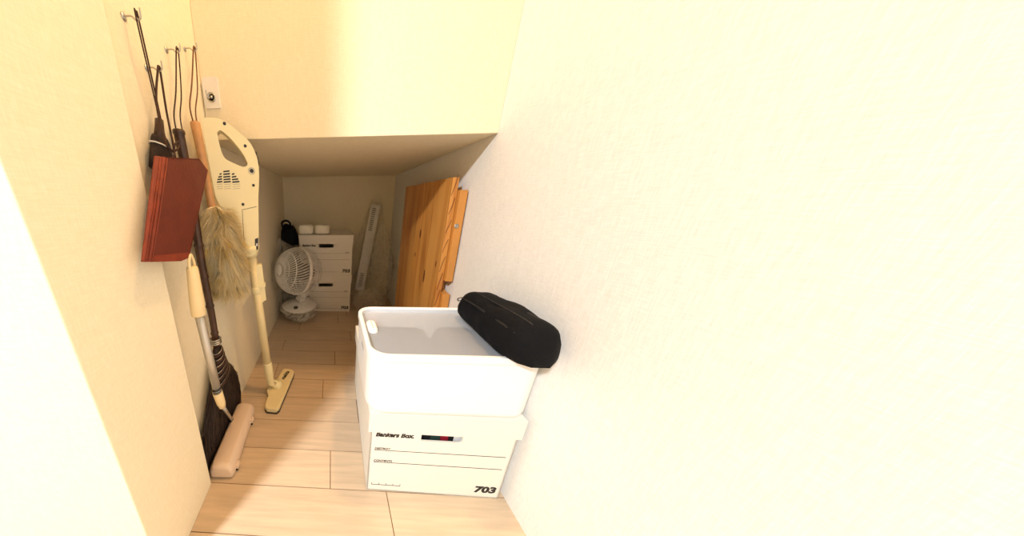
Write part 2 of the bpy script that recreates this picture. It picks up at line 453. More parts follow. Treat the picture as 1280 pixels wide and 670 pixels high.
# ------------------------------------------------------------------ black folded bag behind the fan
def crumple(bm, amp, sc, seed=0, axis=None):
    for v in bm.verts:
        d = noise.noise_vector(v.co*sc+V((seed, seed*2, 0)))*amp + noise.noise_vector(v.co*sc*3.1+V((0, seed, 5)))*amp*.4
        v.co += d
bm = B()
secs = []
for i in range(14):
    u = i/13; z = .002+u*.575
    hw, hd = .058-.012*u, .05-.012*u
    if i == 13: hw *= .6; hd *= .6
    secs.append([V((-.285+.012*u+x*hw+(0.012 if y > 0 else 0), 1.53+y*hd, z+(.012*math.sin(x*5) if i > 11 else 0))) for x, y in rrect(-1, -1, 1, 1, .45, 4)])
loft(bm, secs); crumple(bm, .006, 14, 3)
for v in bm.verts: v.co.z = max(v.co.z, .001); v.co.x = max(v.co.x, XL+.004); v.co.x = min(v.co.x, -.2125)
bt = thing('folded_bag', (-.28, 1.53, .001), 'black folded bag standing in the corner behind the wrapped fan', 'bag')
obj('bag_body', bm, M['cloth'], bt, smooth=True)
bm = B()
tube(bm, bez([(-.30, 1.49, .56), (-.305, 1.475, .60), (-.28, 1.47, .615), (-.255, 1.475, .60), (-.255, 1.49, .56)], 6), .006, 8)
obj('carry_strap', bm, M['cloth'], bt, smooth=True)

# ------------------------------------------------------------------ circulator fan wrapped in a plastic bag
FC = onY(371, 339, 1.335); FR = .137
ft = thing('circulator_fan', (FC.x, FC.y, .087), 'white round circulator fan facing left, beside the back boxes, in clear plastic', 'fan')
AX = V((-.68, -.62, .22)).normalized()
MF = frame(FC, AX.cross(V((0, 0, 1))), (0, 0, 1), None)
_x = V((0, 0, 1)).cross(AX).normalized()
MF = frame(FC, _x, AX.cross(_x), AX)
def sph(th_, ph, r=FR, sq=.92): return MF @ V((r*math.sin(th_)*math.cos(ph), r*math.sin(th_)*math.sin(ph), r*sq*math.cos(th_)))
bm = B()
NR = 52
for k in range(NR):
    ph = 2*math.pi*k/NR
    tube(bm, [sph(math.radians(a), ph+.5*(a-18)/70) for a in range(14, 89, 8)], .0025, 4)
for a, r_ in ((34, .002), (52, .003)):
    tube(bm, [sph(math.radians(a), 2*math.pi*k/48) for k in range(48)], r_, 5, closed=True)
obj('front_grille', bm, M['whitep'], ft, smooth=True)
bm = B()
for k in range(NR):
    ph = 2*math.pi*k/NR
    tube(bm, [sph(math.radians(a), ph-.3*(a-90)/70) for a in range(92, 150, 8)], .0022, 4)
tube(bm, [sph(math.radians(118), 2*math.pi*k/48) for k in range(48)], .002, 5, closed=True)
obj('rear_grille', bm, M['whitep'], ft, smooth=True)
bm = B()
loft(bm, [[MF @ V((r*math.cos(2*math.pi*k/48), r*math.sin(2*math.pi*k/48), z)) for k in range(48)] for r, z in ((FR+.001, -.010), (FR+.005, -.008), (FR+.005, .008), (FR+.001, .010), (FR-.006, .008), (FR-.006, -.008), (FR+.001, -.010))], False, False)
obj('grille_rim', bm, M['whitep'], ft, smooth=True)
bm = B(); lathe(bm, [(0, FR*.92+.004), (.016, FR*.92+.004), (.03, FR*.92-.001), (.033, FR*.92-.006), (.03, FR*.92-.012), (0, FR*.92-.012)], MF, 28); obj('hub_cap', bm, M['whitep'], ft, smooth=True)
for q in range(3):
    bm = B(); secs = []
    for i in range(8):
        r = .02+.012*i; a0 = 2*math.pi*q/3+.05*i; wid = .45+.03*i
        secs.append([MF @ V((r*math.cos(a0+s*wid), r*math.sin(a0+s*wid), .02+s*.018*(1)+dz)) for s, dz in ((-1, 0), (0, .004), (1, 0), (1, -.0015), (0, .0025), (-1, -.0015))])
    loft(bm, secs); obj('fan_blade', bm, M['greyp'], ft, smooth=True)
bm = B(); lathe(bm, [(0, -.105), (.045, -.1), (.052, -.05), (.045, .0), (.024, .01), (.024, .05), (0, .055)], MF, 24); obj('motor_housing', bm, M['greyp'], ft, smooth=True)
BC = V((FC.x+.003, FC.y+.036, .076))
bm = B(); lathe(bm, [(0, .012), (.098, .012), (.107, .018), (.108, .026), (.100, .034), (.062, .043), (.038, .056), (0, .058)], Matrix.Translation(BC), 40); obj('base', bm, M['whitep'], ft, smooth=True)
bm = B(); 
tube(bm, bez([BC+V((0, .01, .05)), BC+V((.01, .012, .062)), FC+AX*-.09+V((.0, .0, -.06)), FC+AX*-.075], 5), [.048, .046, .043, .038, .034, .03, .025, .024, .024, .024, .024, .023, .022, .022, .022, .022], 16)
obj('neck', bm, M['whitep'], ft, smooth=True)
bm = B(); lathe(bm, [(0, .004), (.013, .004), (.0145, 0), (0, 0)], Matrix.Translation(BC+V((-.012, -.075, .040))) @ Matrix.Rotation(.2, 4, 'X'), 20); obj('power_button', bm, M['black'], ft, smooth=True, label='black oval power button')

# folded plastic sheeting under the fan
bm = B()
for k in range(7):
    z0 = .0012+k*.0121; r0 = .060+.0085*k; secs = []
    for z_, q in ((z0, .93), (z0+.003, 1), (z0+.0082, 1), (z0+.0105, .93)):
        secs.append([V((BC.x+.006*math.sin(k*2)+(r0*1.15*q+.006*math.sin(3*a+k)+.003*math.sin(7*a+2*k))*math.cos(a), BC.y+.004*math.cos(k)+(r0*q*.86+.004*math.sin(4*a+k))*math.sin(a), z_)) for a in [2*math.pi*j/40 for j in range(40)]])
    loft(bm, secs)
for v in bm.verts: v.co.x = max(v.co.x, XL+.003); v.co.y = min(v.co.y, YBX-.004)
tag(obj('folded_plastic_sheet', bm, M['foldp'], smooth=True), 'folded layers of clear plastic under the wrapped fan', 'plastic sheet')

# clear bag pulled over the fan
bm = B(); bmesh.ops.create_icosphere(bm, subdivisions=5, radius=1)
for v in bm.verts:
    d = v.co.copy(); z = d.z
    p = V((d.x*.150, d.y*.143, 0))
    zz = FC.z+.0+z*.152
    if z < -.35: k = (-.35-z)/.65; zz = FC.z-.0525-(k**.8)*(FC.z-.0525-.088); 
    p.z = zz
    if z < -.35:
        k = min(1, (-.35-z)/.65); s = math.sqrt(max(0, 1-z*z)); f_ = (.116+.0*k)/max(.25, s)*min(1, s*3.2)
        p.x = d.x*f_; p.y = d.y*f_*.95
    crease = abs(noise.noise(V((math.atan2(d.y, d.x)*3, z*2.2, 1))))
    amp = .010+(.016 if z < -.5 else 0)
    n_ = V((d.x, d.y, 0))
    p += n_*(crease-.25)*amp*2 + noise.noise_vector(d*6)*.003
    if z > .4 and d.x < .1:   # pulled-up tip on the left
        w_ = max(0, 1-((d-V((-.45, -.2, .87))).length/.42)); p += V((-.03, 0, .075))*w_**1.5
    v.co = V((FC.x, FC.y+.003, 0))+p
for v in bm.verts:
    v.co.z = max(v.co.z, .0875); v.co.x = max(v.co.x, XL+.003)
    v.co.y = min(v.co.y, YBX-.004)
tag(obj('plastic_bag', bm, M['film'], smooth=True), 'clear crinkled plastic bag pulled over the round fan', 'plastic bag')

# ------------------------------------------------------------------ slotted white strip and wrapped bags, back right
def strip():
    p0 = onY(449, 360, 1.70); p1 = onY(470, 256, 1.762)
    p0.z = .0825
    up = (p1-p0).normalized(); side = V((1, -.1, 0)); side = (side-up*side.dot(up)).normalized(); nrm = side.cross(up)
    mt = Matrix(((side.x, up.x, nrm.x, p0.x), (side.y, up.y, nrm.y, p0.y), (side.z, up.z, nrm.z, p0.z), (0, 0, 0, 1)))
    L = (p1-p0).length; w = .033
    t = thing('slotted_strip', p0, 'long white slotted plastic strip leaning in a bag in the back right corner', 'strip')
    holes = []
    for k in range(14):
        for base in (L-.03-.0125*k, .02+.0125*(k % 11)):
            pass
    for k in range(12): holes.append([(-.019, L-.03-k*.0135), (.006, L-.03-k*.0135), (.006, L-.024-k*.0135), (-.019, L-.024-k*.0135)])
    for k in range(8): holes.append([(-.014, .03+k*.0135), (.014, .03+k*.0135), (.014, .036+k*.0135), (-.014, .036+k*.0135)])
    bm = B(); prism(bm, [rrect(-w, 0, w, L, .006, 3)]+holes, -.004, .004, mt); obj('slotted_face', bm, M['whitep'], t)
    bm = B(); box(bm, (-w, .004, -.016), (-w+.003, L-.004, -.0042), mt); box(bm, (w-.003, .004, -.016), (w, L-.004, -.0042), mt); obj('side_flange', bm, M['whitep'], t)
    bm = B(); box(bm, (-w+.004, .006, -.014), (w-.004, L-.006, -.012), mt); obj('slot_shade', bm, M['greyp'], t)  # added grey sheet standing in for the shade inside the slots
    bm = B(); tube(bm, [mt @ V((-w-.004, .10, 0)), mt @ V((-w-.004, .135, 0))], .006, 12); tube(bm, [mt @ V((-w-.007, .108, 0)), mt @ V((-w-.007, .122, 0))], .010, 12); obj('adjusting_screw', bm, M['steel'], t, smooth=True)
strip()
def cloud(name, c, rad, label, cat, mat, amp, seed, taper=0, lean=0, minx=None, maxx=None, maxy=YB-.004, maxz=9):
    bm = B(); bmesh.ops.create_icosphere(bm, subdivisions=5, radius=1)
    for v in bm.verts:
        d = v.co.copy()
        s = 1-taper*max(0, d.z)**1.0
        p = V((d.x*rad[0]*s, d.y*rad[1]*s, d.z*rad[2]))
        r1 = abs(noise.noise(d*2.6+V((seed, 0, 0)))); r2 = abs(noise.noise(d*6+V((0, seed, 0))))
        p += V((d.x, d.y, d.z*.3))*((r1-.2)*amp*2+(r2-.2)*amp)
        p.x += lean*d.z
        v.co = V(c)+p
    for v in bm.verts:
        v.co.z = min(max(v.co.z, .0015), maxz); v.co.y = min(v.co.y, maxy)
        if minx is not None: v.co.x = max(v.co.x, minx)
        if maxx is not None: v.co.x = min(v.co.x, maxx)
    return tag(obj(name, bm, mat, smooth=True), label, cat)
cloud('plastic_bag', (.262, 1.705, .37), (.105, .085, .40), 'tall clear plastic bag around the slotted strip in the back corner', 'plastic bag', M['thin'], .012, 2, .45, .05, minx=.142)
cloud('plastic_sack', (.345, 1.60, .31), (.075, .07, .28), 'cloudy translucent plastic sack leaning upright in the back right corner', 'sack', M['haze'], .010, 9, .35, -.01, maxx=.43)
cloud('plastic_sack', (.255, 1.50, .085), (.105, .07, .082), 'low crumpled translucent plastic sack on the floor beside the back boxes', 'sack', M['haze'], .013, 14, 0, 0, minx=.142)
# ------------------------------------------------------------------ wooden boards against the right wall
def wood_panel():
    x0, x1 = .391, .4105; y0, y1 = .85, 1.362; z1 = .792
    t = thing('wooden_panel', (x0, (y0+y1)/2, .0), 'knotty orange pine panel standing upright along the right wall, the front one', 'panel')
    ys = [y0]; 
    for w in (.125, .07, .10, .115): ys.append(ys[-1]+w)
    ys.append(y1)
    tints = [(1.0, 1.0, 1.0, 1), (.90, .86, .80, 1), (1.02, 1.0, .96, 1), (.86, .80, .72, 1), (.93, .90, .84, 1)]
    bm = B(); fm = {}
    for i, (a, b) in enumerate(zip(ys, ys[1:])):
        for f in box(bm, (x0, a+.0006, .001), (x1, b-.0006, z1-(.001 if i % 2 else 0))): fm[f] = tints[i]
    bm.faces.index_update(); fi = {f.index: c for f, c in fm.items()}
    o = obj('plank_board', bm, M['pine'], t)
    tint(o, lambda p, v: fi.get(p.index, (1, 1, 1, 1)))
    # glued joints
    bm = B()
    for y in ys[1:-1]: box(bm, (x0+.0015, y-.0012, .002), (x1-.001, y+.0012, z1-.003))
    obj('board_joint', bm, M['knot'], t)
    for (u, v, rw, rh) in ((525.5, 292, .007, .020), (530, 345, .006, .028), (519, 318, .004, .010), (545, 330, .003, .012)):
        p = onX(u, v, x0)
        bm = B(); prism(bm, [[(rw*math.cos(a*math.pi/10)*(1+.15*math.sin(3*a)), rh*math.sin(a*math.pi/10)) for a in range(20)]], 0, .0006, frame(p, (0, -1, 0), (0, 0, 1)))
        obj('wood_knot', bm, M['knot'], t, label='dark knot in the pine')
    # grain lines on the end facing the room
    bm = B()
    for k in range(11):
        z = .08+k*.066
        tube(bm, [V((x0+.002+i*.0019, y0-.0002, z+i*.008+.006*math.sin(i*.5+k))) for i in range(8)], .0008, 4)
    obj('end_grain_line', bm, M['knot'], t)
wood_panel()
def notched_board():
    x0, x1 = .4125, .4375; y0, y1 = .835, 1.30
    z1 = .753
    p1 = onY(560, 352, y0).z; p2 = onY(557, 368, y0).z
    t = thing('notched_board', (x0, (y0+y1)/2, 0), 'paler wooden board with a screw and a notch, between the pine panel and wall', 'board')
    out = [(y0, .001), (y1, .001), (y1, z1), (y0, z1), (y0, p1)]
    d = .05; n = 8
    out += [(y0+.03, p1), (y0+d, p1-.012), (y0+d+.004, (p1+p2)/2), (y0+d, p2+.006), (y0+.03, p2), (y0, p2)]
    mt = frame((x0, 0, 0), (0, 1, 0), (0, 0, 1))
    bm = B(); prism(bm, [out], 0, x1-x0, mt)
    obj('board', bm, M['board'], t, bevel=.0015)
    s = onY(570.5, 282.5, y0)
    fr = frame(V((s.x, y0, s.z)), (1, 0, 0), (0, 0, 1))
    bm = B(); lathe(bm, [(0, -.004), (.0055, -.002), (.0075, .0006), (.0075, .0014), (.004, .0022), (.0028, .0006), (0, .0006)], fr, 20); obj('screw', bm, M['steel'], t, smooth=True, label='round steel screw head')
notched_board()

# ------------------------------------------------------------------ white plastic container with milky lid
def container():
    x0, x1, y0, y1, z0, z1 = .0765, .4400, .411, .652, BH+.0012, .424
    t = thing('storage_container', ((x0+x1)/2, (y0+y1)/2, z0), 'white plastic container with rounded corners and milky lid, on the foreground cardboard box', 'container')
    r = .045
    def L(ins, z, rad=None): return [V((x, y, z)) for x, y in rrect(x0+ins, y0+ins, x1-ins, y1-ins, (rad or max(.012, r-ins)), 8)]
    bm = B()
    loft(bm, [L(.030, z0), L(.014, z0+.001), L(.008, z0+.006), L(.004, z0+.018), L(.0025, z1-.018), L(.0025, z1-.0155), L(.0, z1-.0145), L(0, z1-.001), L(.0025, z1), L(.009, z1), L(.0105, z1-.002), L(.0115, z1-.014), L(.013, z0+.02), L(.020, z0+.006), L(.04, z0+.005)])
    o = obj('body', bm, M['boxp'], t, smooth=True)
    # cut the hand slots through both short sides
    cb = B()
    for xx in (x0-.02, x1-.03):
        prism(cb, [rrect(.495, z1-.070, .570, z1-.044, .0125, 5)], xx, xx+.05, frame((0, 0, 0), (0, 1, 0), (0, 0, 1)))
    cm = bpy.data.meshes.new('c'); cb.to_mesh(cm); cb.free(); co = bpy.data.objects.new('c', cm); COL.objects.link(co)
    o.location = (0, 0, 0); co.location = -V(t.location); co.parent = t
    md = o.modifiers.new('b', 'BOOLEAN'); md.object = co; md.operation = 'DIFFERENCE'; md.solver = 'EXACT'
    bpy.context.view_layer.update()
    me = bpy.data.meshes.new_from_object(o.evaluated_get(bpy.context.evaluated_depsgraph_get()))
    o.modifiers.clear(); o.data = me; bpy.data.objects.remove(co); bpy.data.meshes.remove(cm)
    w = o.modifiers.new('w', 'WEIGHTED_NORMAL')
    # lid: a shallow milky tray set inside the rim
    bm = B()
    loft(bm, [L(.0112, z1-.003, .035), L(.0125, z1-.0115, .033), L(.0145, z1-.0135, .031)], False, True)
    lo = obj('lid', bm, M['lid'], t, smooth=False, label='milky see-through lid')
    sd = lo.modifiers.new('s', 'SOLIDIFY'); sd.thickness = .0012; sd.offset = -1
    # white grip bump on the lid next to the short side
    bm = B()
    loft(bm, [[V((x, y, z)) for x, y in rrect(x0+.016+i, .520+i, x0+.041-i, .575-i, .0115-i*.8, 5)] for z, i in ((z1-.0133, 0), (z1-.006, .001), (z1-.003, .004), (z1-.0025, .007))], False, True)
    obj('lid_grip', bm, M['boxp'], t, smooth=True, label='white grip on the lid')
    return t, z1
ct, CZ = container()
# folded clothes under the lid
def cloth_stack(name, c, s, label, mat, seed):
    bm = B(); secs = []
    for i in range(7):
        u = i/6; k = 1-abs(2*u-1)**4*.12
        secs.append([V((c[0]+x*s[0]*k, c[1]+y*s[1]*k, c[2]+u*s[2])) for x, y in rrect(-1, -1, 1, 1, .4, 5)])
    loft(bm, secs); crumple(bm, .004, 18, seed)
    for v in bm.verts: v.co.z = min(max(v.co.z, BH+.0095), CZ-.018)
    tag(obj(name, bm, mat, smooth=True), label, 'cloth')
cloth_stack('folded_cloth', (.17, .51, BH+.01), (.079, .072, .128), 'slate folded cloth inside the lidded container, left side', M['greycloth'], 3)
cloth_stack('folded_cloth', (.335, .52, BH+.01), (.060, .085, .118), 'slate folded cloth inside the lidded container, right side under the black pouch', M['greycloth'], 8)
cloth_stack('folded_cloth', (.118, .608, BH+.01), (.016, .020, .125), 'pale pink folded cloth inside the lidded container, in its back left corner', M['pinkcloth'], 12)

# ------------------------------------------------------------------ black pouch on the container
def pouch():
    z0 = CZ-.0095
    t = thing('pouch', (.385, .51, z0), 'black nylon zip pouch lying on the white container against the wall', 'pouch')
    bm = B(); secs = []
    N_ = 22
    for i in range(N_):
        u = i/(N_-1); y = .385+u*.245
        e = (1-abs(2*u-1)**7)**.42 if 0 < u < 1 else .25
        e = max(e, .35)
        hw = .050*e*(1+.05*math.sin(u*6)); hh = (.092-.010*u)*(.35+.65*e)
        cx = .3865+(.0)*u
        ring = []
        for k in range(32):
            a = 2*math.pi*k/32; c, s = math.cos(a), math.sin(a)
            rr_ = 1/((abs(c)**3.2+abs(s)**3.2)**(1/3.2))
            X = c*rr_*hw*(1-.14*max(0, s)); Z = (s*rr_*.5+.5)*hh
            p = V((cx+X, y, z0+Z))
            d = noise.noise(V((p.x*18, p.y*26, p.z*18)))*.0055+noise.noise(V((p.x*50, p.y*80, p.z*50)))*.0015
            ring.append(p+V((c*d, 0, abs(s)*d)))
        secs.append(ring)
    loft(bm, secs)
    for v in bm.verts: v.co.x = min(v.co.x, XR-.0015); v.co.z = max(v.co.z, z0+.0005)
    for v in bm.verts:
        if v.co.y < .424 or v.co.x > .43: v.co.z = max(v.co.z, CZ+.001)
    obj('pouch_body', bm, M['cloth'], t, smooth=True)
    # zip running along the top and down the far end
    path = []
    for i in range(4, 19):
        u = i/22; y = .385+u*.245
        path.append(V((.402, y, z0+(.092-.010*u)*.945)))
    bm = B(); tube(bm, path, [.0035]*len(path), 8); obj('zip', bm, M['zipc'], t, smooth=True)
    # front pocket panel and seam piping
    bm = B()
    tube(bm, bez([(.3465, .41, z0+.068), (.3435, .44, z0+.070), (.3425, .50, z0+.069), (.3430, .56, z0+.066), (.349, .60, z0+.060)], 6), .0022, 8)
    tube(bm, bez([(.372, .41, z0+.0865), (.369, .45, z0+.0885), (.368, .52, z0+.0855), (.371, .58, z0+.082)], 6), .0018, 8)
    obj('seam_piping', bm, M['zipc'], t, smooth=True)
    # metal pull at the far left corner
    p = onY(575, 374, .626)
    bm = B(); mt = frame(p, (1, 0, .3), (0, 0, 1)); prism(bm, [rrect(-.007, -.005, .007, .005, .003, 3), rrect(-.0045, -.003, .0045, .003, .0015, 2)], -.0008, .0008, mt)
    tube(bm, [p+V((.006, 0, .002)), p+V((.016, .0, .004))], .0012, 6)
    obj('zip_pull', bm, M['steel'], t, label='small silver zip pull')
pouch()

# ------------------------------------------------------------------ hooks on the walls
def hook(p, n, label):
    """small screw-in metal hook; p on wall, n points into the room"""
    p = V(p); n = V(n); t = thing('wall_hook', p, label, 'hook')
    bm = B(); lathe(bm, [(0, 0), (.006, 0), (.006, .0015), (.002, .003), (0, .003)], frame(p, n.orthogonal(), n.cross(n.orthogonal()), n), 16); obj('hook_plate', bm, M['steel'], t, smooth=True)
    up = V((0, 0, 1))
    bm = B(); tube(bm, bez([p, p+n*.014, p+n*.022-up*.006, p+n*.030-up*.002, p+n*.031+up*.010], 6), .0014, 8); obj('hook_wire', bm, M['steel'], t, smooth=True)
    return p+n*.024-up*.0035
# ------------------------------------------------------------------ broom
def strands(bm, roots, cols_out, width, segs=3, droop=0):
    """roots: list of (start, direction*length, colour, curl)"""
    for (a, d, c, q) in roots:
        s = d.cross(V((random.uniform(-1, 1), random.uniform(-1, 1), random.uniform(-1, 1)))).normalized()
        prev = None
        for i in range(segs+1):
            u = i/segs; w = width*(1-u*.92)
            p = a+d*u+q*u*u
            l, r = bm.verts.new(p-s*w), bm.verts.new(p+s*w)
            if prev: f = bm.faces.new([prev[0], prev[1], r, l]); cols_out.append((f, c(u)))
            prev = (l, r)
def broom():
    neck = V((-.3235, .563, .335)); top = onX(224.5, 166, -.333)
    ax = (top-neck).normalized()
    t = thing('broom', (-.335, .56, 0), 'tall broom with dark bamboo handle and dark fan of bristles, against the left wall', 'broom')
    n = 26; L = (top-neck).length
    pts = [neck+ax*(L*i/n)+V((0, .003*math.sin(i*.4), 0)) for i in range(n+1)]
    bm = B()
    rs = [.0090+.0020*i/n for i in range(n+1)]
    fine, fr_ = [], []
    for i, p in enumerate(pts):
        if i % 4 == 2:
            fine += [p-ax*.005, p-ax*.002, p+ax*.002, p+ax*.005]; fr_ += [rs[i], rs[i]*1.16, rs[i]*1.16, rs[i]]
        else: fine.append(p); fr_.append(rs[i])
    tube(bm, fine, fr_, 14); obj('handle', bm, M['darkwood'], t, smooth=True)
    # bristle fan: flat, wide at the floor, close to the wall
    secs = []
    prof = [(0, .0125, .0125), (.03, .017, .014), (.07, .032, .016), (.11, .060, .016), (.15, .092, .016), (.20, .118, .015), (.26, .130, .013), (.3, .131, .011), (.331, .124, .008)]
    fan = []
    for d, hw, hd in prof:
        z = .335-d; u = d/.331
        c = V((neck.x-.016*u, neck.y+.003*u, z))
        if d == prof[-1][0]: c.z = .006
        fan.append((c, hw, hd))
        secs.append([c+V((hd*.62*math.sin(a*math.pi/12), hw*.96*math.cos(a*math.pi/12), 0)) for a in range(24)])
    bm = B(); loft(bm, secs)
    obj('bristle_core', bm, M['bristlecore'], t, smooth=True)
    bm = B(); cols = []; roots = []
    rg = random.Random(5)
    for k in range(5200):
        a = rg.uniform(0, 2*math.pi); i = rg.randrange(1, 8)
        c, hw, hd = fan[i]; s = rg.random(); c2, hw2, hd2 = fan[min(8, i+2)]
        p = c+V((hd*.66*math.sin(a), hw*math.cos(a)*1.0, 0))
        q = c2+V((hd2*.72*math.sin(a), hw2*(1.0+rg.uniform(-.04, .05))*math.cos(a), rg.uniform(-.006, .008)))
        q.z = max(q.z, .002); 
        if q.x < XL+.003: q.x = XL+.003
        b_ = rg.uniform(.6, 1.7)
        cc = (.030*b_, .016*b_, .010*b_, 1)
        roots.append((p, q-p, (lambda u, cc=cc: cc), V((0, 0, 0))))
    strands(bm, roots, cols, .0011, 2)
    bm.faces.index_update(); fi = {f.index: c for f, c in cols}
    me_o = obj('bristles', bm, M['bristle'], t); tag(me_o, kind='stuff')
    tint(me_o, lambda p, v: fi[p.index])
    # silver wire bindings
    bm = B(); 
    for k in range(3): tube(bm, [neck+ax*(.012+k*.006)+V((.0138*math.sin(a), .0138*math.cos(a), 0)) for a in [i*math.pi/10 for i in range(20)]], .0022, 6, closed=True)
    obj('wire_collar', bm, M['steel'], t, smooth=True, label='silver wire wound round the neck')
    for d, hw, hd in ((.012, .0145, .0105), (.030, .019, .0125), (.048, .024, .014), (.066, .031, .0145), (.084, .039, .015), (.104, .049, .0155)):
        c = V((neck.x-.0105*d/.331, neck.y+.002, .335-d))
        bm = B(); tube(bm, [c+V(((hd+.002)*math.sin(a), (hw+.002)*math.cos(a), .006*math.cos(a))) for a in [i*math.pi/14 for i in range(28)]], .0010, 5, closed=True)
        obj('binding_wire', bm, M['steel'], t, smooth=True)
        bm = B(); tube(bm, [c+V(((hd+.0005)*math.sin(a), (hw+.001)*math.cos(a), -.007+.006*math.cos(a))) for a in [i*math.pi/14 for i in range(28)]], .0042, 6, closed=True)
        obj('binding_cord', bm, M['cord'], t, smooth=True)
    hk = hook((XL, .612, 1.03), (1, 0, 0), 'small metal hook on the left wall holding the broom loop')
    a, b = onX(221, 165, -.333), onX(228.5, 165, -.333)
    bm = B(); tube(bm, bez([a-ax*.006, a+ax*.03, (a+hk)/2+V((0, -.004, .0)), hk+V((0, -.004, .0)), hk+V((0, 0, .003)), hk+V((0, .004, 0)), (b+hk)/2+V((0, .004, 0)), b+ax*.03, b-ax*.006], 5), .0015, 6)
    obj('hanging_loop', bm, M['cord'], t, smooth=True)
broom()

# ------------------------------------------------------------------ fluffy wool duster
def duster():
    X = -.318
    top = onX(243.5, 152, X-.006); mid = onX(266, 256, X+.010); low = onX(286, 355, X+.014)
    mid.x = X+.006
    ax = (top-mid).normalized()
    t = thing('wool_duster', low, 'cream fluffy wool duster on a light wooden handle, hanging on the left wall', 'duster')
    bm = B(); tube(bm, [mid-ax*.05, mid, mid+ax*.02, mid+ax*.08, mid+(top-mid)*.7, top-ax*.003, top], [.009, .0098, .0100, .0092, .0105, .0112, .008], 14); obj('handle', bm, M['polewood'], t, smooth=True)
    bm = B(); h = onX(246.3, 163, X-.006)
    lathe(bm, [(0, -.0008), (.0022, -.0008), (.0022, .0008), (0, .0008)], frame(h+V((.0108, -.003, 0)), (0, 1, 0), (0, 0, 1)), 12); obj('handle_hole', bm, M['black'], t)
    # fluff
    A = mid+V((.010, 0, -.004)); Bp = low+V((.004, 0, 0)); axis = (Bp-A); L = axis.length; axis.normalize()
    e1 = axis.orthogonal().normalized(); e2 = axis.cross(e1)
    def rad(u): return .046*math.sin(math.pi*min(1, max(0, .06+u*.90)))**.42*(.78+.36*u if u < .7 else 1.03)
    bm = B()
    loft(bm, [[A+axis*(L*i/12)+(e1*math.cos(k*math.pi/10)+e2*math.sin(k*math.pi/10))*rad(i/12)*.72 for k in range(20)] for i in range(13)])
    obj('wool_core', bm, plain('cream_wool', srgb(206, 182, 128), .95, var=.3, scale=60), t, smooth=True)
    bm = B(); cols = []; roots = []; rg = random.Random(11)
    for k in range(15000):
        u = rg.random()*.99; a = rg.uniform(0, 2*math.pi); dr = e1*math.cos(a)+e2*math.sin(a)
        st = A+axis*L*u+dr*rad(u)*.66
        cl = noise.noise_vector(V((math.cos(a)*2.4, math.sin(a)*2.4, u*7)))   # clumps
        lg = rg.uniform(.030, .054)
        d = (dr*.62+axis*(.35+.55*u)+cl*1.15).normalized()*lg
        q = axis*.016+V((0, 0, -.008))+cl*.006
        end = st+d+q
        if end.x < XL+.004: d.x += XL+.004-end.x
        b_ = rg.uniform(.85, 1.1); br = max(0, min(1, .45+cl.z*1.1))
        c0 = V((.86, .76, .54))*b_; c1 = V((.84, .72, .46))*(1-br)+V((.52, .37, .14))*br
        def cf(uu, c0=c0, c1=c1):
            w = max(0, uu-.35)/.65; c = c0*(1-w)+c1*w; return (c.x, c.y, c.z, 1)
        roots.append((st, d, cf, q))
    strands(bm, roots, cols, .00075, 3)
    bm.faces.index_update(); fi = {f.index: c for f, c in cols}
    o = obj('wool_fluff', bm, M['wool'], t); tag(o, kind='stuff'); tint(o, lambda p, v: fi[p.index])
    hk = hook((XL, .69, 1.07), (1, 0, 0), 'small metal hook on the left wall holding the duster cord')
    a, b = top+V((0, -.008, -.002)), top+V((0, .009, -.002))
    bm = B(); tube(bm, bez([a, a+V((0, -.004, .03)), (a+hk)/2+V((0, -.008, 0)), hk+V((0, -.004, 0)), hk+V((0, 0, .003)), hk+V((0, .004, 0)), (b+hk)/2+V((0, .008, 0)), b+V((0, .003, .03)), b], 5), .0017, 6)
    obj('hanging_cord', bm, M['cordtan'], t, smooth=True)
duster()

